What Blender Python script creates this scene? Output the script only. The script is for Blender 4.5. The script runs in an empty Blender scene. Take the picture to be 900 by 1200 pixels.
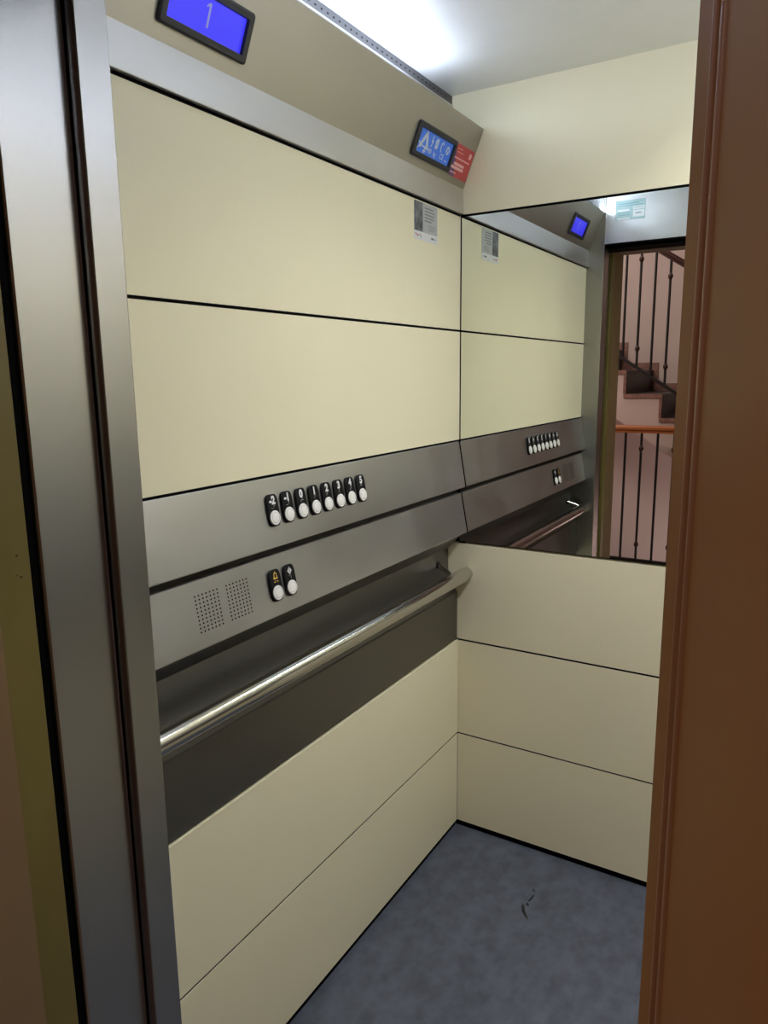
import bpy, math, random
from mathutils import Vector, Matrix
random.seed(4)
S = bpy.context.scene
COL = S.collection

# ------------------------------------------------------------------ helpers
def lin(c):
    return tuple(((x/255)/12.92 if x/255 <= .04045 else ((x/255+.055)/1.055)**2.4) for x in c)

def mat(name, rgb, rough=.5, metal=0., emit=None, strength=0., spec=.5, coat=0., coat_rough=.1, bump=None, vary=None, rvary=None, aniso=None):
    """rgb is an sRGB triple; vary=(scale xyz, amount) mottles the colour, bump=(scale xyz, strength), rvary=(scale xyz, amount)"""
    m = bpy.data.materials.new(name); m.use_nodes = True
    nt = m.node_tree; b = nt.nodes['Principled BSDF']; L = nt.links
    c = lin(rgb)
    b.inputs['Base Color'].default_value = (*c, 1)
    b.inputs['Roughness'].default_value = rough
    b.inputs['Metallic'].default_value = metal
    b.inputs['Specular IOR Level'].default_value = spec
    b.inputs['Coat Weight'].default_value = coat
    b.inputs['Coat Roughness'].default_value = coat_rough
    if emit:
        b.inputs['Emission Color'].default_value = (*lin(emit), 1)
        b.inputs['Emission Strength'].default_value = strength
    def noise(scale, detail=4):
        tc = nt.nodes.new('ShaderNodeTexCoord'); mp = nt.nodes.new('ShaderNodeMapping')
        mp.inputs['Scale'].default_value = scale
        n = nt.nodes.new('ShaderNodeTexNoise'); n.inputs['Scale'].default_value = 1; n.inputs['Detail'].default_value = detail
        L.new(tc.outputs['Object'], mp.inputs['Vector']); L.new(mp.outputs['Vector'], n.inputs['Vector'])
        return n
    if vary:
        n = noise(vary[0], 6); r = nt.nodes.new('ShaderNodeMapRange')
        r.inputs['From Min'].default_value = .3; r.inputs['From Max'].default_value = .7
        r.inputs['To Min'].default_value = 1-vary[1]; r.inputs['To Max'].default_value = 1+vary[1]
        mx = nt.nodes.new('ShaderNodeVectorMath'); mx.operation = 'SCALE'; mx.inputs[0].default_value = c
        L.new(n.outputs['Fac'], r.inputs['Value']); L.new(r.outputs['Result'], mx.inputs['Scale']); L.new(mx.outputs['Vector'], b.inputs['Base Color'])
    if rvary:
        n = noise(rvary[0]); r = nt.nodes.new('ShaderNodeMapRange')
        r.inputs['From Min'].default_value = .3; r.inputs['From Max'].default_value = .7
        r.inputs['To Min'].default_value = rough-rvary[1]; r.inputs['To Max'].default_value = rough+rvary[1]
        L.new(n.outputs['Fac'], r.inputs['Value']); L.new(r.outputs['Result'], b.inputs['Roughness'])
    if bump:
        n = noise(bump[0]); bp = nt.nodes.new('ShaderNodeBump'); bp.inputs['Strength'].default_value = bump[1]; bp.inputs['Distance'].default_value = .001
        L.new(n.outputs['Fac'], bp.inputs['Height']); L.new(bp.outputs['Normal'], b.inputs['Normal'])
    if aniso:
        b.inputs['Anisotropic'].default_value = aniso[0]
        t = nt.nodes.new('ShaderNodeTangent'); t.direction_type = 'RADIAL'; t.axis = aniso[1]; b.inputs['Anisotropic Rotation'].default_value = aniso[2]
        L.new(t.outputs['Tangent'], b.inputs['Tangent'])
    return m

WORLD = (Vector((0,0,0)), Vector((1,0,0)), Vector((0,1,0)), Vector((0,0,1)))
class MB:
    def __init__(s, frame=WORLD): s.v=[]; s.f=[]; s.m=[]; s.fr=frame
    def P(s, p):
        O,U,V,N = s.fr; return O+U*p[0]+V*p[1]+N*p[2]
    def add(s, vs, fs, mi=0):
        b=len(s.v); s.v += [s.P(p) for p in vs]; s.f += [[i+b for i in f] for f in fs]; s.m += [mi]*len(fs); return s
    def box(s, a, b, mi=0, bev=0.):
        x0,y0,z0=a; x1,y1,z1=b
        if bev <= 0:
            vs=[(x0,y0,z0),(x1,y0,z0),(x1,y1,z0),(x0,y1,z0),(x0,y0,z1),(x1,y0,z1),(x1,y1,z1),(x0,y1,z1)]
            return s.add(vs,[(3,2,1,0),(4,5,6,7),(0,1,5,4),(1,2,6,5),(2,3,7,6),(3,0,4,7)],mi)
        import bmesh
        bm=bmesh.new(); bmesh.ops.create_cube(bm,size=1)
        for v in bm.verts: v.co=Vector(((x0+x1)/2+v.co.x*(x1-x0),(y0+y1)/2+v.co.y*(y1-y0),(z0+z1)/2+v.co.z*(z1-z0)))
        bmesh.ops.bevel(bm,geom=bm.edges[:],offset=bev,segments=2,profile=.5,affect='EDGES')
        bm.verts.index_update(); s.add([v.co[:] for v in bm.verts],[[v.index for v in f.verts] for f in bm.faces],mi); bm.free(); return s
    def prism(s, poly, h0, h1, axis=2, mi=0):
        """polygon extruded: axis 2 -> poly in (u,v) along n; axis 1 -> poly in (x,z) along y"""
        n=len(poly)
        if axis==2: vs=[(p[0],p[1],h0) for p in poly]+[(p[0],p[1],h1) for p in poly]
        elif axis==1: vs=[(p[0],h0,p[1]) for p in poly]+[(p[0],h1,p[1]) for p in poly]
        else: vs=[(h0,p[0],p[1]) for p in poly]+[(h1,p[0],p[1]) for p in poly]
        fs=[list(range(n))[::-1], list(range(n,2*n))]+[(i,(i+1)%n,n+(i+1)%n,n+i) for i in range(n)]
        return s.add(vs,fs,mi)
    def tube(s, path, r, seg=20, mi=0, caps=True):
        """radius r (or list) along points"""
        pts=[Vector(p) for p in path]; n=len(pts); rs=r if isinstance(r,(list,tuple)) else [r]*n
        vs=[]; fs=[]; ref=None
        for i,p in enumerate(pts):
            t=(pts[min(i+1,n-1)]-pts[max(i-1,0)]).normalized()
            if ref is None: ref = Vector((0,0,1)) if abs(t.z)<.9 else Vector((1,0,0))
            a=(ref-t*ref.dot(t)).normalized(); bb=t.cross(a)
            for k in range(seg):
                w=2*math.pi*k/seg; vs.append((p+a*math.cos(w)*rs[i]+bb*math.sin(w)*rs[i])[:])
        for i in range(n-1):
            for k in range(seg):
                k2=(k+1)%seg; fs.append((i*seg+k,i*seg+k2,(i+1)*seg+k2,(i+1)*seg+k))
        if caps: fs.append(list(range(seg))[::-1]); fs.append([(n-1)*seg+k for k in range(seg)])
        return s.add(vs,fs,mi)
    def lathe(s, c, prof, seg=28, mi=0):
        """profile (radius, n) around the frame's n axis at (u,v)=c"""
        vs=[]; fs=[]; n=len(prof)
        for r,h in prof:
            for k in range(seg):
                w=2*math.pi*k/seg; vs.append((c[0]+r*math.cos(w),c[1]+r*math.sin(w),h))
        for i in range(n-1):
            for k in range(seg):
                k2=(k+1)%seg; fs.append((i*seg+k,i*seg+k2,(i+1)*seg+k2,(i+1)*seg+k))
        fs.append(list(range(seg))[::-1]); fs.append([(n-1)*seg+k for k in range(seg)])
        return s.add(vs,fs,mi)
    def text(s, body, c, size, n0=0., th=.0003, mi=0, sx=1., bold=0.):
        cu=bpy.data.curves.new('t','FONT'); cu.body=body; cu.size=size; cu.align_x='CENTER'; cu.align_y='CENTER'; cu.extrude=th/2; cu.offset=bold*size; cu.resolution_u=4
        o=bpy.data.objects.new('t',cu); me=bpy.data.meshes.new_from_object(o)
        s.add([(c[0]+v.co.x*sx,c[1]+v.co.y,n0+th/2+v.co.z) for v in me.vertices],[list(p.vertices) for p in me.polygons],mi)
        bpy.data.objects.remove(o); bpy.data.curves.remove(cu); bpy.data.meshes.remove(me); return s
    def build(s, name, mats, parent=None, smooth=False, origin=None):
        if not isinstance(mats,(list,tuple)): mats=[mats]
        if parent is not None: o0=parent.matrix_world_loc
        elif origin is not None: o0=Vector(origin)
        else:
            o0=Vector(((min(p.x for p in s.v)+max(p.x for p in s.v))/2,(min(p.y for p in s.v)+max(p.y for p in s.v))/2,min(p.z for p in s.v)))
        me=bpy.data.meshes.new(name); me.from_pydata([(p-o0)[:] for p in s.v],[],s.f)
        for m in mats: me.materials.append(m)
        for p,mi in zip(me.polygons,s.m): p.material_index=mi
        import bmesh
        bm=bmesh.new(); bm.from_mesh(me); bmesh.ops.recalc_face_normals(bm,faces=bm.faces[:]); bm.to_mesh(me); bm.free()
        if smooth:
            for p in me.polygons: p.use_smooth=True
            me.set_sharp_from_angle(angle=math.radians(38))
        ob=bpy.data.objects.new(name,me); COL.objects.link(ob)
        if parent is not None: ob.parent=parent.o
        else: ob.location=o0
        w=Node(ob,o0); return w
class Node:
    def __init__(s,o,l): s.o=o; s.matrix_world_loc=l
def tag(w, label, cat=None, group=None, kind=None):
    o=w.o
    if label: o['label']=label
    if cat: o['category']=cat
    if group: o['group']=group
    if kind: o['kind']=kind
    return w
def thing(name, loc, label, cat, group=None, kind=None):
    o=bpy.data.objects.new(name,None); o.empty_display_size=.05; COL.objects.link(o); o.location=loc
    return tag(Node(o,Vector(loc)),label,cat,group,kind)
def struct(w,label,cat): return tag(w,label,cat,kind='structure')

# ------------------------------------------------------------------ dimensions (metres)
H=2.128                 # cabin ceiling
W=1.0; YF=-1.20         # cabin width, inner face of front wall
Z1,Z2,Z3,Z4,Z5,Z6=1.8236,1.520,1.2146,.9153,.614,.3085   # panel joints
J=.0029                 # half a joint
YE=-1.245               # hidden end of left wall pieces

# ------------------------------------------------------------------ materials
M={}
M['cream']=mat('cream laminate',(239,232,201),.38,spec=.4,vary=((3,3,3),.012),rvary=((8,8,8),.04))
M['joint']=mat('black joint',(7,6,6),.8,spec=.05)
M['steel']=mat('brushed steel',(204,204,205),.40,1,rvary=((4,6,9),.04),vary=((5,5,9),.03))
M['post']=mat('brushed steel upright',(166,165,165),.27,1,aniso=(.75,'Z',.25))
M['fascia']=mat('satin steel',(172,168,160),.45,1,rvary=((5,3,5),.04))
M['dark']=mat('dark satin steel',(122,120,117),.42,1)
M['ventstrip']=mat('dull steel strip',(92,92,95),.5,.6)
M['chrome']=mat('polished steel',(200,199,196),.14,1)
M['mirror']=mat('mirror glass',(236,240,234),.0,1)
M['ceil']=mat('ceiling sheet',(222,224,226),.45,spec=.5,coat=1,coat_rough=.05,vary=((14,14,14),.02))
M['lino']=mat('grey marbled linoleum',(86,91,103),.6,spec=.3,vary=((30,22,22),.22),bump=((60,60,60),.12))
M['scuff']=mat('black scuff',(12,12,14),.6)
M['joint2']=mat('dark recess',(46,42,39),.6,.3)
M['black']=mat('black plastic',(16,16,19),.5,spec=.22)
M['bezel']=mat('charcoal bezel',(38,39,44),.42,spec=.4)
M['white']=mat('ivory plastic',(242,241,238),.35)
M['ring']=mat('button groove',(150,146,140),.5)
M['print']=mat('white print',(235,236,238),.5)
M['braille']=mat('relief dots',(170,168,166),.4)
M['rust']=mat('rust',(48,30,16),.8)
M['amber']=mat('yellow print',(236,200,100),.5)
M['screen']=mat('blue backlit screen',(20,20,120),.3,emit=(52,48,236),strength=.95)
M['digit']=mat('lit digit',(120,125,190),.4,emit=(150,155,215),strength=.38)
M['plate']=mat('blue emissive plate',(52,96,178),.4,emit=(46,92,182),strength=.45)  # weak emission added to brighten the blue of the plate
M['icon']=mat('pale print',(205,212,222),.5)
M['red']=mat('red sticker',(188,72,72),.5)
M['violet']=mat('violet print',(104,70,118),.5)
M['pink']=mat('pink print',(232,186,184),.5)
M['paper']=mat('notice paper',(226,227,228),.6)
M['pgrey']=mat('grey print',(184,187,188),.6)
M['photo']=mat('monochrome picture',(104,106,112),.6,vary=((60,70,45),.75))
M['ink']=mat('ink',(120,124,128),.6)
M['inkred']=mat('red ink',(196,110,112),.6)
M['teal']=mat('pale teal sticker',(176,205,208),.5)
M['tealdark']=mat('teal print',(120,160,168),.5)
M['lamp']=mat('lamp tube',(250,250,252),.4,emit=(224,236,255),strength=26)
M['diffuser']=mat('added lamp diffuser',(245,246,248),.5,emit=(240,245,255),strength=3)  # glowing panel of the added ceiling luminaire
M['cap']=mat('lamp cap',(210,210,210),.4)
M['olive']=mat('olive gold paint',(112,100,52),.42,spec=.5,bump=((25,25,25),.1),vary=((9,9,3),.10))
M['bronze']=mat('bronze paint',(122,98,68),.42,bump=((25,25,25),.1))
M['brown']=mat('brown enamel',(126,87,43),.55,spec=.06)
M['browngloss']=mat('glossy brown enamel',(122,84,50),.34,spec=.45)
M['pinkwall']=mat('pink plaster',(220,200,194),.8,spec=.2,vary=((4,4,4),.03))
M['lilac']=mat('lilac plaster',(190,160,158),.8,spec=.2,vary=((4,4,4),.03))
M['marble']=mat('red brown marble',(150,112,102),.3,vary=((40,40,40),.3))
M['tread']=mat('dark marble',(34,23,22),.45,vary=((30,30,30),.3))
M['iron']=mat('black iron',(16,15,16),.5)
M['knuckle']=mat('bronzed iron',(70,52,44),.45,metal=.4)
M['wood']=mat('orange varnished wood',(178,104,52),.4,vary=((3,40,40),.15))
M['wooddark']=mat('dark varnished wood',(66,36,30),.4,vary=((3,40,40),.15))
M['tile']=mat('landing tile',(120,96,84),.35,vary=((12,12,12),.15))

# ------------------------------------------------------------------ cabin shell
m=MB()
m.box((-.09,YE,0),(-.046,.06,H),1)
for z in (Z1,Z2,Z3,Z6): m.box((-.04,YE,z-.006),(-.0012,-.0014,z+.006),1)
def lp(z0,z1): m.box((-.03,YE,z0+J),(0,-.0012,z1-J),0)
lp(Z2,Z1); lp(Z3,Z2); lp(Z6,Z5); m.box((-.03,YE,.012),(0,-.0012,Z6-J*.6),0)
struct(m.build('wall_left',[M['cream'],M['joint']]),'left cabin wall of cream panels with black joints','wall')
m=MB()
m.box((-.09,.03,0),(W+.09,.06,H),1)
for z in (Z5,Z6): m.box((-.0005,.0012,z-.006),(W,.025,z+.006),1)
m.box((-.0005,.0012,Z1-.02),(W,.025,Z1+.006),1); m.box((-.0005,.0012,Z4-.002),(.02,.025,Z1),1)
def bp_(z0,z1): m.box((-.0445,.0,z0+J),(W,.02,z1-J),0)
bp_(Z5,Z4-.0005); bp_(Z6,Z5); m.box((.0006,0,.012),(W,.02,Z6-J*.6),0); m.box((-.0445,0,Z1+.003),(W,.02,H),0)
struct(m.build('wall_back',[M['cream'],M['joint']]),'back cabin wall of cream panels above and below the mirror','wall')
m=MB(); m.box((W+.046,YE,0),(W+.09,.06,H),1)
for z0,z1,k in ((Z2,Z1,0),(Z3,Z2,0),(.945,Z3,2),(Z5,.945,3),(Z6,Z5,0),(.012,Z6,0)): m.box((W,YE,z0+J),(W+.03,-.0012,z1-J),k)
struct(m.build('wall_right',[M['cream'],M['joint'],M['steel'],M['dark']]),'right cabin wall of cream panels with a steel band','wall')
m=MB(); m.box((-.0445,YE-.1,H),(W+.045,.029,H+.02)); struct(m.build('ceiling',M['ceil']),'pale satin cabin ceiling reflecting the lamp','ceiling')
m=MB(); m.box((-.0445,-1.36,-.03),(W+.0445,.029,-.008)); fl=struct(m.build('floor',M['lino']),'grey marbled linoleum cabin floor','floor')
# black scuff on the floor: raised flecks of rubber
m=MB()
for poly in ([(.3105,-.158),(.3155,-.164),(.3185,-.1665),(.3125,-.1665)],
             [(.3185,-.182),(.3215,-.184),(.3205,-.199),(.3185,-.212),(.3155,-.212),(.3175,-.198)],
             [(.3165,-.217),(.3215,-.226),(.3205,-.231),(.3155,-.227)],
             [(.3095,-.230),(.3145,-.234),(.3205,-.252),(.3285,-.268),(.3325,-.280),(.3245,-.270),(.3155,-.2565),(.3125,-.246)]):
    cx=sum(p[0] for p in poly)/len(poly); m.prism([(cx+(p[0]-cx)*1.5,p[1]) for p in poly],-.008,-.0073)
m.build('scuff_mark',M['scuff'],fl)
m=MB(); m.box((-.028,YE,-.0078),(-.006,-.0,.0118)); struct(m.build('baseboard_left',M['joint']),'recessed base blackened to stand for the shade under the left cream panels','baseboard')  # both base strips are painted black as the shade in the recess
m=MB(); m.box((-.006,.005,-.0078),(W,.02,.0118)); struct(m.build('baseboard_back',M['joint']),'recessed base blackened to stand for the shade under the back cream panels','baseboard')

# mirror
m=MB(); m.box((.0035,-.0006,Z4+.0035),(W-.004,.02,Z1-.0035),0)
tag(m.build('mirror',M['mirror']),'wide mirror on the back wall reflecting buttons and stairs','mirror')

# ------------------------------------------------------------------ fascia with lamp cove (left), and its twin on the right
def fascia(sgn, name, label):
    def q(p): return (p[0],p[1]) if sgn>0 else (W-p[0],p[1])
    t=thing(name,((.02 if sgn>0 else W-.02),-.6,1.8265),label,'light fascia')
    m=MB(); m.prism([q(p) for p in [(-.03,1.8265),(.0085,1.8265),(.0090,1.8275),(.0066,1.8905),(.003,1.893),(-.03,1.893)]],YE,-.0005,1)
    m.build('lower_strip',M['steel'],t)
    m=MB(); m.prism([q(p) for p in [(.0066,1.8906),(.0642,2.0292),(.0646,2.0315),(.0628,2.0330),(.0600,2.0322),(.002,1.8932)]],YE,-.0005,1)
    m.build('sloping_face',M['fascia'],t)
    return t
fascia(1,'steel_fascia','steel light fascia sloping outwards above the left wall panels')
fascia(-1,'steel_fascia','steel light fascia sloping outwards above the right wall')
def vent(x0,x1,name,xs,lbl):
    m=MB(); m.box((x0,YE,1.8935),(x1,-.0005,H-.0008),0); w=m.build(name,M['ventstrip'])
    struct(w,lbl,'trim')
    m=MB(); y=-1.18
    while y<-.03:
        m.box((xs-.0004,y,2.1145),(xs+.0004,y+.005,2.1175)); y+=.021
    s=m.build('vent_slots',M['joint'],w); tag(s,'row of dark vent slots')
    m=MB(); m.box((xs-.0006 if xs<.5 else xs-.003,YE,2.1005),(xs+.003 if xs<.5 else xs+.0006,-.0005,2.1045)); m.build('lip',M['steel'],w)
vent(-.032,-.0275,'trim_1',-.0275,'slotted steel strip between the left fascia and ceiling')
vent(W+.0275,W+.032,'trim_2',W+.0275,'slotted steel strip between the right fascia and ceiling')
def lamp(x,label):
    t=thing('fluorescent_lamp',(x,-.65,2.0),label,'lamp','tubes behind the fascias')
    r=.0125; zc=2.0475
    m=MB(); m.tube([(x,-.205,zc),(x,-.208,zc),(x,-.214,zc),(x,-.222,zc),(x,-1.15,zc)],[.004,.008,.011,r,r],20); m.build('tube',M['lamp'],t,True)
    m=MB(); m.tube([(x,-1.151,zc),(x,-1.17,zc)],.0128,16); m.build('end_cap',M['cap'],t,True)
    xb=-.0268 if x<.5 else W+.0268
    for y in (-.3,-1.05):
        m=MB(); m.box((min(x,xb),y,zc-.018),(max(x,xb),y+.02,zc-.0135)); m.build('bracket',M['cap'],t)
lamp(.02,'fluorescent tube hidden behind the left fascia')
lamp(W-.02,'unseen fluorescent tube assumed behind the right fascia')  # unseen right tube, added to match the left and light the cabin

# ------------------------------------------------------------------ displays and stickers on the sloping face
FU=Vector((0,1,0)); FV=Vector((.0578,0,.1393)).normalized(); FN=FU.cross(FV)
F0=Vector((.0066,0,1.8906))
def ff(y,v): return (F0+FV*v+FU*y, FU, FV, FN)
def rrect(hw,hh,r,n=5):
    p=[]
    for cx,cy,a in ((hw-r,hh-r,0),(-hw+r,hh-r,90),(-hw+r,-hh+r,180),(hw-r,-hh+r,270)):
        for k in range(n+1):
            w=math.radians(a+90*k/n); p.append((cx+r*math.cos(w),cy+r*math.sin(w)))
    return p
def bezel(m,hw,hh,iw,ih,th):
    o=rrect(hw,hh,.006); o2=rrect(hw-.003,hh-.003,.005); i=rrect(iw,ih,.001); n=len(o)
    vs=[(p[0],p[1],0) for p in o]+[(p[0],p[1],th-.002) for p in o]+[(p[0],p[1],th) for p in o2]+[(p[0],p[1],th) for p in i]+[(p[0]*.985,p[1]*.96,.0012) for p in i]
    fs=[]
    for k in range(4):
        for a in range(n): b=(a+1)%n; fs.append((k*n+a,k*n+b,(k+1)*n+b,(k+1)*n+a))
    m.add(vs,fs)
def display(y,v,hw,name,label):
    fr=ff(y,v); t=thing(name,fr[0][:],label,'display')
    m=MB(fr); bezel(m,hw,.0378,hw-.0125,.0262,.007); m.build('bezel',M['bezel'],t)
    return fr,t
fr,t=display(-.974,.0605,.0935,'floor_display','black framed floor display glowing blue with number 1, nearest the door')
m=MB(fr); m.box((-.0812,-.0262,.0002),(.0812,.0262,.0012)); m.build('screen',M['screen'],t)
m=MB(fr); m.prism([(-.0005,-.0145),(.0035,-.0145),(.0035,.019),(-.0005,.019),(-.0055,.0145),(-.0055,.0115),(-.0005,.0145)],.0012,.0016); m.build('digit',M['digit'],t)
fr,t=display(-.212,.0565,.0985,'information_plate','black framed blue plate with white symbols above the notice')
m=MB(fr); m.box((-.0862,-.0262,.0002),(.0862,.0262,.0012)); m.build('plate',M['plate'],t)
m=MB(fr)
def stroke(m,pts,w,n0=.0012,th=.0004,mi=0):
    for (a,b) in zip(pts[:-1],pts[1:]):
        a=Vector(a); b=Vector(b); d=(b-a).normalized()*w/2; p=Vector((-d.y,d.x))
        m.prism([(a-d-p)[:],(b+d-p)[:],(b+d+p)[:],(a-d+p)[:]],n0,n0+th,2,mi)
stroke(m,[(-.066,-.010),(-.049,.019),(-.034,-.010)],.0085)       # large open triangle
stroke(m,[(-.069,-.008),(-.033,-.013)],.0030)
stroke(m,[(-.078,-.0045),(-.071,-.0045),(-.071,-.013),(-.078,-.020)],.0026); stroke(m,[(-.043,-.009),(-.043,-.022)],.0036); stroke(m,[(-.048,-.019),(-.037,-.019)],.003)
stroke(m,[(-.016,.020),(-.019,.009),(-.0135,.010),(-.018,-.002)],.003)   # bolt
m.prism([(-.001,.014),(.003,.020),(.010,.020),(.014,.014),(.013,.000),(.009,-.003),(.003,-.003),(0,.000)],.0012,.0016)
stroke(m,[(.036,.018),(.030,.014),(.029,.004),(.033,-.002)],.0034); stroke(m,[(.036,.018),(.039,.015)],.003)
m.lathe((.066,.007),[(.0095,.0012),(.0095,.0016)],20); 
m.build('symbols',M['icon'],t)
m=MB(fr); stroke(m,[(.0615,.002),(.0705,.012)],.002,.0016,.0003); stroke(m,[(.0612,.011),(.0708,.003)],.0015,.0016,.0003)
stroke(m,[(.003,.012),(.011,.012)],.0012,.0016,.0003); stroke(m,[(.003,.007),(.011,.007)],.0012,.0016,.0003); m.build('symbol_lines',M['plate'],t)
m=MB(fr); m.text('450',(-.018,-.0135),.0155,.0012,mi=0,sx=.8,bold=.01); m.text('kg',(.008,-.0145),.0155,.0012,sx=.8,bold=.01); m.text('CE',(.045,-.0125),.018,.0012,sx=.9,bold=.008); m.text('0099',(.069,-.0175),.0065,.0012)
m.build('lettering',M['icon'],t)
# red service sticker
fr=ff(-.057,.0545); t=thing('service_sticker',fr[0][:],'red and violet sticker beside the blue symbol plate','sticker')
m=MB(fr); m.prism([(-.052,-.038),(.052,-.038),(.052,.038),(-.052,.038)],.0001,.0007); m.build('sheet',M['red'],t)
m=MB(fr); m.prism([(-.0518,-.0378),(-.020,-.0378),(-.045,.022),(-.0518,.022)],.0007,.0009); m.build('corner_print',M['violet'],t)
m=MB(fr)
for a,b,y,w in ((-.040,-.016,.028,.0014),(-.040,-.006,.020,.0014),(-.044,.038,.006,.0032),(-.036,.014,-.0075,.0066),(-.046,.016,-.0165,.0066),(-.046,-.016,-.0285,.0024)): stroke(m,[(a,y),(b,y)],w,.0009,.0003)
m.prism([(.026,.016),(.038,.016),(.041,.028),(.028,.030)],.0009,.0012); m.build('print_lines',M['pink'],t)

# notice on the left wall
fr=(Vector((.0,-.2036,1.7735)),Vector((0,1,0)),Vector((0,0,1)),Vector((1,0,0)))
t=thing('paper_notice',fr[0][:],'small paper notice with grey picture taped high on left wall','notice')
m=MB(fr); m.prism([(-.061,-.0445),(.061,-.0445),(.061,.0445),(-.061,.0445)],.0001,.0008); m.build('sheet',M['paper'],t)
m=MB(fr); m.prism([(-.0155,-.0245),(.0605,-.0245),(.0605,.044),(-.0155,.044)],.0008,.0010); m.build('grey_panel',M['pgrey'],t)
m=MB(fr); m.prism([(-.0605,-.0245),(-.0165,-.0245),(-.0165,.044),(-.0605,.044)],.0008,.0010); m.build('picture',M['photo'],t)
m=MB(fr)
for a,b,y in ((-.006,.036,.034),(-.006,.042,.0265),(-.006,.044,.019),(-.006,.040,.0115),(-.006,.028,.004),(.012,.048,-.006),(.012,.050,-.011),(.012,.044,-.016)): stroke(m,[(a,y),(b,y)],.0026 if y>0 else .0012,.0010,.0002)
stroke(m,[(-.030,-.032),(-.026,-.037)],.003,.0008,.0002); stroke(m,[(.030,-.034),(.038,-.034)],.005,.0008,.0002); stroke(m,[(.046,-.034),(.050,-.034)],.003,.0008,.0002)
m.build('text_lines',M['ink'],t)
m=MB(fr); stroke(m,[(-.054,-.032),(-.048,-.034),(-.044,-.036),(-.038,-.034)],.003,.0008,.0002); m.build('red_mark',M['inkred'],t)

# ------------------------------------------------------------------ button panel
U0=Vector((0,0,1.2121)); U1=Vector((.0216,0,1.0822)); L0=Vector((.0082,0,1.0613)); L1=Vector((.0282,0,.9492))
t=thing('control_panel',(0,-.6,.94),'steel lift control panel with two rows of white push buttons','control panel')
m=MB(); m.prism([(-.03,1.2121),(-.0004,1.2121),(.0004,1.2112),(.0214,1.0836),(.0212,1.0815),(.0196,1.0807),(-.003,1.0807),(-.03,1.0807)],YE,-.0047,1); m.build('upper_plate',M['steel'],t)
m=MB(); m.prism([(-.03,1.2121),(-.0004,1.2121),(.0004,1.2112),(.0214,1.0836),(.0212,1.0815),(.0196,1.0807),(-.003,1.0807),(-.03,1.0807)],-.0046,-.0006,1); m.build('end_gasket',M['joint'],t)
m=MB(); m.prism([(-.03,1.0805),(-.0035,1.0805),(-.0035,1.0630),(-.03,1.0630)],YE,-.0006,1); m.build('shadow_gap',M['joint2'],t)
m=MB(); m.prism([(-.03,1.0629),(.0066,1.0629),(.0080,1.0620),(.0280,.9505),(.0280,.9488),(.0268,.9478),(.024,.9462),(-.03,.9462)],YE,-.0047,1); m.build('lower_plate',M['steel'],t)
m=MB(); m.prism([(-.03,1.0629),(.0066,1.0629),(.0080,1.0620),(.0280,.9505),(.0280,.9488),(.0268,.9478),(.024,.9462),(-.03,.9462)],-.0046,-.0006,1); m.build('end_gasket',M['joint'],t)
def frame(P0,P1,y,z):
    V=(P0-P1).normalized(); U=Vector((0,1,0)); s=(z-P1.z)/(P0.z-P1.z); O=P1+(P0-P1)*s; O.y=y
    return (O,U,V,U.cross(V))
def plate_outline():
    p=[]
    for k in range(40):
        w=2*math.pi*k/40; c,s=math.cos(w),math.sin(w)
        x=math.copysign(abs(c)**.42,c)*.0172; y=math.copysign(abs(s)**.38,s)*.0308
        x*=1-.13*max(0,(abs(y)/.0308-.25))**1.5
        p.append((x,y))
    return p
PO=plate_outline()
def button(P0,P1,y,z,txt=None,sym=None,dots=()):
    fr=frame(P0,P1,y,z); fr=(fr[0]+fr[3]*.0003+fr[1]*.0014,fr[1],fr[2],fr[3])
    m=MB(fr); n=len(PO)
    vs=[(a,b,0) for a,b in PO]+[(a,b,.0035) for a,b in PO]+[(a*.9,b*.95,.0052) for a,b in PO]
    m.add(vs,[(k*n+a,k*n+(a+1)%n,(k+1)*n+(a+1)%n,(k+1)*n+a) for k in range(2) for a in range(n)]+[[2*n+a for a in range(n)]])
    b=m.build('push_button',M['black'],t,True)
    c=(-.0006,-.0146)
    m=MB(fr); m.lathe(c,[(.0141,.0045),(.0141,.0066),(.0132,.0076),(.0104,.0076)],32); m.lathe(c,[(.0098,.0070),(.0098,.0076),(.0092,.0079),(.004,.0081),(.0005,.0081)],32); m.build('button_cap',M['white'],b,True)
    m=MB(fr); m.lathe(c,[(.0103,.0070),(.0103,.00765),(.0098,.00765)],32); m.build('cap_groove',M['ring'],b)
    m=MB(fr)
    if txt:
        m.text(txt,(.0 if len(txt)==1 else -.001,.0185),.0212,.0052,sx=.92,bold=.05); m.build('numeral',M['print'],b)
    elif sym=='bell':
        m.prism([(-.0062,.0125),(-.0062,.0140),(-.0048,.0160),(-.0042,.0215),(-.0022,.0245),(-.0008,.0250),(-.0008,.0264),(.0008,.0264),(.0008,.0250),(.0022,.0245),(.0042,.0215),(.0048,.0160),(.0062,.0140),(.0062,.0125)],.0052,.0055); m.build('bell_symbol',M['amber'],b)
        m=MB(fr); m.prism([(-.0030,.0150),(-.0026,.0210),(-.0010,.0232),(.0010,.0232),(.0026,.0210),(.0030,.0150)],.0055,.0057); m.build('bell_middle',M['black'],b)
    else:
        m.prism([(-.0065,.0185),(-.0018,.0245),(-.0018,.0125)],.0052,.0055); m.prism([(.0065,.0185),(.0018,.0245),(.0018,.0125)],.0052,.0055); m.box((-.0007,.0108,.0052),(.0007,.0262,.0055)); m.build('door_symbol',M['print'],b)
    m=MB(fr)
    for (i,j) in dots: m.lathe((-.003+i*.0024,.0088-j*.0024),[(.0009,.0050),(.0008,.0055),(.0003,.0058)],8)
    m.build('braille',M['braille'] if sym!='bell' else M['amber'],b)
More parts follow.
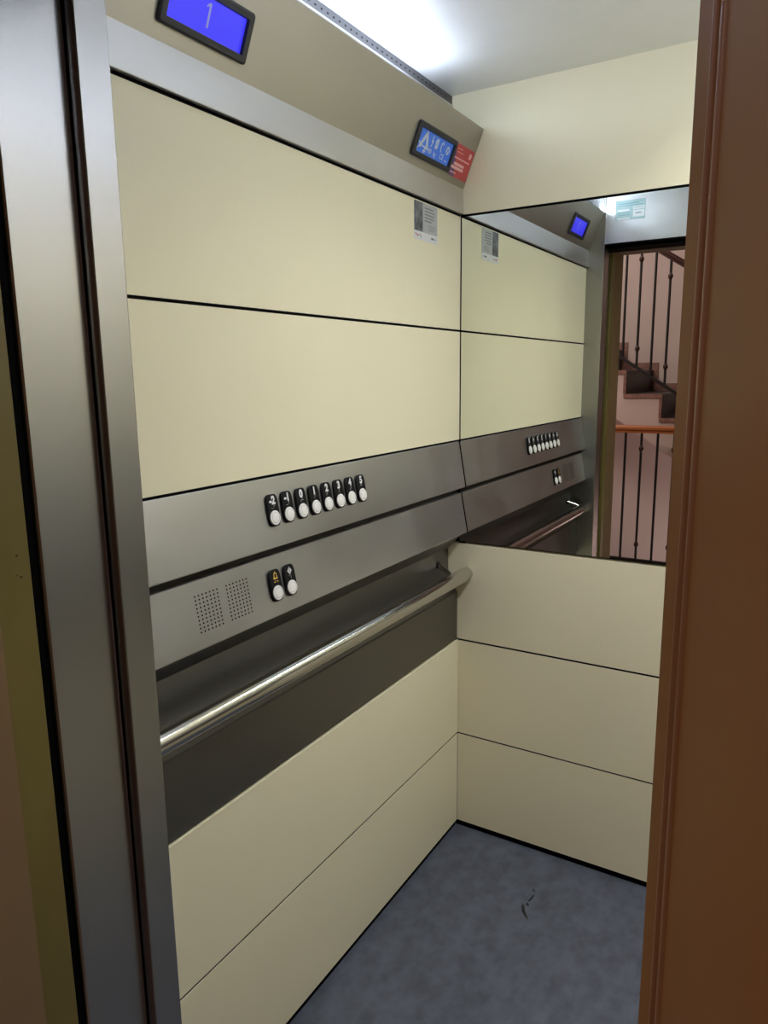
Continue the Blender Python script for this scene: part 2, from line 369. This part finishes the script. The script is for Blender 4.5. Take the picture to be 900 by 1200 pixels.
rows=[('-2',((-1,2),(0,2),(1,2),(2,1),(2,0),(3,0))),('-1',((-1,2),(0,2),(1,2),(2,1),(2,0),(3,0))),('0',((0,1),(0,2),(1,1),(2,0),(2,1),(3,1))),('1',((0,2),(1,1),(1,0),(2,0))),('2',((0,2),(0,1),(1,1),(1,0),(2,0))),('3',((0,2),(1,1),(1,0),(2,0),(2,1))),('4',((0,2),(1,2),(1,1),(2,1),(2,0))),('5',((0,1),(0,0),(1,0),(1,1),(2,0)))]
for i,(s,d) in enumerate(rows): button(U0,U1,-.8495+i*(.8495-.5425)/7,1.1508,s,None,d)
button(L0,L1,-.8595,1.0068,None,'bell',((-1,1),(0,1),(0,0),(1,1),(2,0),(3,1),(3,0),(4,1)))
button(L0,L1,-.8160,1.0068,None,'door',((0,0),(2,0),(2,1),(2,2)))
for y in (-1.0325,-.957):
    fr=frame(L0,L1,y,1.0068); fr=(fr[0]+fr[3]*.0001,fr[1],fr[2],fr[3])
    m=MB(fr)
    for i in range(7):
        for j in range(10):
            m.lathe((-.0262+i*.0524/6,.031-j*.062/9),[(.0016,-.0004),(.0016,.0003)],8)
    tag(m.build('speaker_grille',M['joint'],t),'block of dark speaker holes')

# steel handrail niche and dark panel below
m=MB(); m.prism([(-.0365,.9460),(.0235,.9460),(.0205,.9425),(.0165,.9418),(-.001,.9280),(-.0335,.8950),(-.034,.8850),(-.034,.838),(-.0328,.827),(-.029,.815),(-.0062,.7655),(-.0035,.7636),(-.0035,.6165),(-.0365,.6165)],YE,-.0012,1)
struct(m.build('trim_3',M['dark'],None,True),'dark satin steel niche and panel behind the handrail','trim').o.data.set_sharp_from_angle(angle=math.radians(20))
rx,rz,rr=.030,.8255,.0205
t=thing('handrail',(rx,-.6,.8),'polished steel handrail tube along the left wall','handrail')
m=MB(); m.tube([(rx,-1.236,rz),(rx,-.030,rz),(rx,-.016,rz),(rx,-.008,rz),(rx,-.003,rz),(rx,-.0008,rz)],[rr,rr,rr*.985,rr*.93,rr*.82,rr*.6],40); m.build('tube',M['chrome'],t,True)
for y in (-.080,-1.165):
    m=MB(); m.tube([(-.0339,y+.012,rz+.030),(-.030,y+.011,rz+.029),(.004,y,rz+.017),(rx-.012,y-.004,rz+.008)],[.0075,.0068,.0068,.0068],16); br=m.build('bracket',M['chrome'],t,True)
    m=MB((Vector((-.0339,y+.012,rz+.030)),Vector((0,1,0)),Vector((0,0,1)),Vector((1,0,0)))); m.lathe((0,0),[(.0105,.0001),(.0105,.003),(.0085,.005)],18); m.build('rosette',M['black'],br,True)

# ------------------------------------------------------------------ cabin front: steel return, header, posts
XE=.0705; XR=.90; ZH=1.91
m=MB(); m.box((-.0445,-1.25,0),(XE,YF,H-.0005),0,.0015); struct(m.build('wall_front',M['post']),'brushed steel front return left of the doorway','wall')
m=MB(); m.box((XR,-1.25,0),(W+.0445,YF,H-.0005),0,.0015); struct(m.build('wall_front',M['post']),'brushed steel front return right of the doorway','wall')
m=MB(); m.box((XE+.0005,-1.25,ZH),(XR-.0005,YF,H-.0005),0); m.box((XE+.0005,-1.2499,ZH-.001),(XR-.0005,YF-.002,ZH),1)
struct(m.build('wall_front',[M['steel'],M['joint']]),'bright steel header over the doorway seen in the mirror','wall')
m=MB(); m.box((-.07,-1.3545,0),(.052,-1.2515,H),0,.004); struct(m.build('trim_4',M['post']),'brushed steel door post nearest the landing on the left','trim')
m=MB(); m.box((.92,-1.3545,0),(1.06,-1.2515,H),0,.004); struct(m.build('trim_5',M['post']),'brushed steel door post on the right','trim')
m=MB(); m.box((.0525,-1.36,ZH-.012),(.9195,-1.2515,H)); struct(m.build('trim_6',M['joint']),'black door track above the doorway','trim')
m=MB(); m.box((-.07,-1.3735,0),(.047,-1.355,1.9)); struct(m.build('gap_shade',M['joint']),'black strip standing in for shade in the gap between the steel post and the landing frame','trim')  # black filler painted as the shadow inside the door gap
# sticker on the header, facing into the cabin
fr=(Vector((.166,YF,2.0295)),Vector((-1,0,0)),Vector((0,0,1)),Vector((0,1,0)))
t=thing('inspection_sticker',fr[0][:],'pale teal inspection sticker on the steel header, seen in the mirror','sticker')
m=MB(fr); m.prism([(-.056,-.036),(.056,-.036),(.056,.036),(-.056,.036)],.0001,.0007); m.build('sheet',M['teal'],t)
m=MB(fr)
for q in ([(-.054,.000),(-.010,.000),(-.010,.011),(-.054,.011)],[(-.054,-.028),(-.010,-.028),(-.010,-.003),(-.054,-.003)],[(.002,-.034),(.050,-.034),(.050,-.028),(.002,-.028)],[(.004,-.004),(.050,-.004),(.050,.004),(.004,.004)]): m.prism(q,.0007,.0009)
m.build('white_boxes',M['print'],t)
m=MB(fr)
for a,b,y,w in ((-.048,-.016,.006,.0018),(-.040,-.022,-.014,.004),(-.046,.050,.030,.0012),(-.03,.045,.024,.0030),(-.046,.048,.017,.0020),(0.004,.050,-.010,.002),(.004,.046,-.018,.002),(-.056,.056,-.0355,.0012),(-.056,.056,.0355,.0012)): stroke(m,[(a,y),(b,y)],w,.0009,.0003)
stroke(m,[(-.0555,-.035),(-.0555,.035)],.0012,.0009,.0003); stroke(m,[(.0555,-.035),(.0555,.035)],.0012,.0009,.0003)
m.build('print_lines',M['tealdark'],t)

# ------------------------------------------------------------------ landing door frame, open door leaf
m=MB()
prof=[(-.12,-1.373),(.0585,-1.373),(.0600,-1.3745),(.0600,-1.4195),(-.12,-1.4195)]
m.prism(prof,0,1.905)
m.prism([(-.12,-1.4196),(.0602,-1.4196),(.0735,-1.498),(.0735,-1.505),(.070,-1.508),(-.12,-1.508)],0,1.905,2,1)
m.prism([(1.02,-1.373),(.905,-1.373),(.905,-1.42),(.90,-1.508),(1.02,-1.508)],0,1.905)
m.box((-.12,-1.508,1.905),(1.02,-1.373,2.02),1)
struct(m.build('trim_7',[M['olive'],M['bronze']]),'olive gold landing door frame at the far left edge','trim')
fr_=MB((Vector((.06,0,0)),Vector((0,1,0)),Vector((0,0,1)),Vector((1,0,0))))
for (y,z,r) in ((-1.3900,1.188,.0016),(-1.3870,1.160,.0015),(-1.3920,1.163,.0009)): fr_.lathe((y,z),[(r,.00005),(r*.6,.0004)],10)
ROOT=[o for o in COL.objects if o.name=='trim_7'][0]; q=Node(ROOT,ROOT.location.copy()); fr_.build('rust_spots',M['rust'],q)
# door leaf: pressed profile with two rounded beads, standing open
def leafpt(y,d=0): return (.8534+(-1.555-y)*.188+d, y)
def bead(c,r,a0,a1,n=6): return [(c[0]+r*math.cos(math.radians(a0+(a1-a0)*k/n)),c[1]+r*math.sin(math.radians(a0+(a1-a0)*k/n))) for k in range(n+1)]
left=[(.850,-1.497),(.8350,-1.4985),(.8332,-1.5005),(.8330,-1.503)]
left+=[(.8462,-1.5355),(.8482,-1.545),(.8522,-1.5560)]
left+=[leafpt(-1.575),leafpt(-1.76),leafpt(-2.28)]
right=[leafpt(-2.28,.042),leafpt(-1.575,.042),(.876,-1.497)]
m=MB(); m.prism(left+right,.008,1.995)
d=struct(m.build('door_1',M['brown'],None,True),'brown enamelled landing door leaf standing open at right foreground','door')
for c,r in (((.8468,-1.5365),.0030),((.8538,-1.5545),.0042)):
    m=MB(); m.tube([(c[0],c[1],.009),(c[0],c[1],1.994)],r,16); m.build('edge_bead',M['browngloss'],d,True)

# ------------------------------------------------------------------ landing and stairwell (seen in the mirror)
m=MB(); m.box((-2.4,-3.26,-.16),(2.4,-1.361,-.002)); struct(m.build('floor_landing',M['tile']),'tiled landing floor outside the lift','floor')
m=MB(); m.box((-2.4,-1.50,-.002),(-.121,-1.38,3.2)); m.box((1.021,-1.50,-.002),(2.4,-1.38,3.2)); m.box((-.121,-1.50,2.021),(1.021,-1.38,3.2)); struct(m.build('wall_landing',M['pinkwall']),'pink plaster wall around the lift doorway','wall')
m=MB(); m.box((-2.5,-4.35,-2),(2.5,-4.25,3.2)); struct(m.build('wall_stairwell',M['pinkwall']),'pink plaster wall behind the stairs, seen in the mirror','wall')
m=MB(); m.box((-2.5,-4.25,-2),(-2.4,-1.38,3.2)); struct(m.build('wall_side',M['pinkwall']),'pink plaster end wall of the stairwell at the left','wall')
m=MB(); m.box((2.4,-4.25,-2),(2.5,-1.38,3.2)); struct(m.build('wall_side',M['pinkwall']),'pink plaster end wall of the stairwell at the right','wall')
m=MB(); m.box((-2.5,-4.35,3.2),(2.5,-1.38,3.3)); struct(m.build('ceiling_landing',M['pinkwall']),'plaster ceiling over the landing and stairs','ceiling')
m=MB(); m.box((-2.4,-4.25,-2.05),(2.4,-3.26,-2.0)); struct(m.build('floor_stairwell',M['tile']),'floor at the foot of the stairwell','floor')

RISE,GO=.1625,.2430
X0,ZT0=-.3300,1.4150     # front edge of the tread at eye height
YS0,YS1=-3.35,-4.2495
steps=range(-8,7)        # k: tread z = ZT0+k*RISE, spans x from X0-GO*(k+1) to X0-GO*k
def tx(k): return X0-GO*k
def tz(k): return ZT0+k*RISE
t=thing('staircase',(tx(-8),-3.8,0.0),'pink stair flight with dark marble steps, reflected in the mirror','stairs')
pts=[]
for k in steps: pts += [(tx(k),tz(k)-RISE-.02),(tx(k),tz(k)-.02)]
kl=steps[-1]; pts += [(tx(kl+1),tz(kl)-.02)]
low=lambda x: .831-.669*x
poly=[(x,z) for x,z in pts]+[(tx(kl+1),low(tx(kl+1))),(tx(-8),low(tx(-8)))]
m=MB(); m.prism(poly,YS1,YS0,1); m.build('flight',M['pinkwall'],t)
for k in steps:
    m=MB(); m.box((tx(k+1)-.0,YS1,tz(k)-.0199),(tx(k)+.014,YS0+.012,tz(k)),0,.003); m.box((tx(k+1),YS0+.0002,tz(k)-.0235),(tx(k)+.014,YS0+.0125,tz(k)+.001),1)
    tr=m.build('tread',[M['tread'],M['marble']],t)
    m=MB(); m.box((tx(k)+.0002,YS1,tz(k)-RISE+.0005),(tx(k)+.010,YS0,tz(k)-.0205),0); m.box((tx(k)-.004,YS0+.0001,tz(k)-RISE+.0015),(tx(k)+.0135,YS0+.010,tz(k)-.024),1); m.build('riser',[M['tread'],M['marble']],tr)
m=MB()
for k in steps:
    m.box((tx(k+1)+.01,YS1-.0001+.0,tz(k)+.0005),(tx(k)+.05,YS1+.012,tz(k)+.06)); m.box((tx(k)+.0105,YS1,tz(k)-RISE+.06),(tx(k)+.05,YS1+.012,tz(k)))
m.build('wall_skirting',M['marble'],t)

def baluster(t,x,y,z0,z1,kn=()):
    m=MB(); m.tube([(x,y,z0),(x,y,z1)],.0085,10); b=m.build('baluster',M['iron'],t,True)
    for z in kn:
        m=MB(); m.tube([(x,y,z-.022),(x,y,z-.014),(x,y,z-.006),(x,y,z+.006),(x,y,z+.014),(x,y,z+.022)],[.0078,.012,.016,.016,.012,.0078],12); m.build('knuckle',M['knuckle'],b,True)
def rail_profile(m,x0,x1,y,zf,h,w,mi=0):
    """moulded rail between x0 and x1 following zf(x)"""
    pr=[(-w*.36,0),(w*.36,0),(w*.36,h*.32),(w*.5,h*.45),(w*.5,h*.75),(w*.36,h),(-w*.36,h),(-w*.5,h*.75),(-w*.5,h*.45),(-w*.36,h*.32)]
    n=len(pr); vs=[(x0,y+a,zf(x0)+b) for a,b in pr]+[(x1,y+a,zf(x1)+b) for a,b in pr]
    m.add(vs,[list(range(n))[::-1],list(range(n,2*n))]+[(i,(i+1)%n,n+(i+1)%n,n+i) for i in range(n)],mi)
YB=-3.20
t=thing('balustrade',(0,YB,0),'landing balustrade with straight orange wooden handrail and black bars','balustrade')
m=MB(); rail_profile(m,-2.39,1.30,YB,lambda x:.998,.050,.055); m.build('handrail',M['wood'],t)
m=MB(); m.box((-2.39,YB-.012,.090),(1.30,YB+.012,.124)); m.build('bottom_rail',M['iron'],t)
i=-20
while i<15:
    x=-.163+i*.1045
    if x<1.29: baluster(t,x,YB,.112,.998,(.891,.227) if i%2==0 else ())
    i+=1
for x in (-2.30,-1.2,1.28):
    m=MB(); m.box((x-.012,YB-.012,-.0015),(x+.012,YB+.012,.0902)); m.build('foot',M['iron'],t)
YB2=-3.385
zb=lambda x:1.262-.656*x
t=thing('balustrade',(tx(-7),YB2,tz(-7)),'stair balustrade sloping along the flight with dark handrail','balustrade')
xa,xb=tx(6),tx(-7)
m=MB(); rail_profile(m,xa,xb,YB2,lambda x:zb(x)+.815,.050,.055); m.build('handrail',M['wooddark'],t)
m=MB(); m.prism([(xa,zb(xa)-.012),(xb,zb(xb)-.012),(xb,zb(xb)+.012),(xa,zb(xa)+.012)],YB2-.012,YB2+.012,1); m.build('bottom_rail',M['iron'],t)
for i in range(-14,17):
    x=-.262+i*.0955
    if xa<x<xb: baluster(t,x,YB2,zb(x),zb(x)+.82,(zb(x)+.127,zb(x)+.735-.02) if i%2==0 else ())
for k in (-6,-3,0,3,5):
    x=tx(k)-.06; m=MB(); m.box((x-.01,YB2-.01,tz(k)+.0005),(x+.01,YB2+.01,zb(x))); m.build('foot',M['iron'],t)

# ------------------------------------------------------------------ lights
def area(name,loc,rot,size,power,rgb,sy=None):
    l=bpy.data.lights.new(name,'AREA'); l.energy=power; l.color=lin(rgb); l.size=size
    if sy: l.shape='RECTANGLE'; l.size_y=sy
    o=bpy.data.objects.new(name,l); COL.objects.link(o); o.location=loc; o.rotation_euler=rot; return o
area('stairwell_light',(-.6,-3.0,3.15),(0,0,0),.5,14,(255,238,232))
area('landing_fill',(-1.2,-2.1,2.5),(math.radians(-40),0,0),.4,15,(255,236,228))  # unseen fill added to light the stair side from the front
area('lower_stair_fill',(.9,-3.9,-.6),(math.radians(150),0,math.radians(60)),.4,14,(255,238,240))  # unseen fill added to lighten the wall under the flight
# added luminaire right on the cabin ceiling, out of view, to brighten lower walls
t=thing('ceiling_fill',(.86,-.6,2.09),'long unseen ceiling luminaire added on the right of the cabin','lamp')
m=MB(); m.box((.79,-1.1,2.098),(.93,-.1,H-.0003),0,.006); m.build('housing',M['cap'],t)
m=MB(); m.box((.80,-1.09,2.0955),(.92,-.11,2.0985)); m.build('diffuser',M['diffuser'],t)
a=area('ceiling_fill_beam',(.86,-.6,2.092),(0,0,0),.11,8.6,(247,247,248),.95); a.data.spread=math.radians(140)  # beam of the added luminaire, evens the falloff down the walls

w=bpy.data.worlds.new('World'); S.world=w; w.use_nodes=True
w.node_tree.nodes['Background'].inputs['Color'].default_value=(.02,.018,.016,1)

# ------------------------------------------------------------------ camera
yaw,pitch,roll=map(math.radians,(31.37049721,-10.63776703,-0.73980624))
f=Vector((-math.sin(yaw)*math.cos(pitch),math.cos(yaw)*math.cos(pitch),math.sin(pitch)))
r=Vector((math.cos(yaw),math.sin(yaw),0)); u=r.cross(f)
r2=r*math.cos(roll)+u*math.sin(roll); u2=u*math.cos(roll)-r*math.sin(roll)
cam=bpy.data.cameras.new('camera'); co=bpy.data.objects.new('camera',cam); COL.objects.link(co)
co.matrix_world=Matrix(((r2.x,u2.x,-f.x,.89928281),(r2.y,u2.y,-f.y,-1.89645767),(r2.z,u2.z,-f.z,1.40),(0,0,0,1)))
cam.sensor_fit='HORIZONTAL'; cam.sensor_width=36; cam.lens=850.672/900*36; cam.clip_start=.02
S.camera=co
S.view_settings.view_transform='Standard'; S.view_settings.look='None'; S.view_settings.gamma=1; S.view_settings.exposure=.1; S.view_settings.use_curve_mapping=False
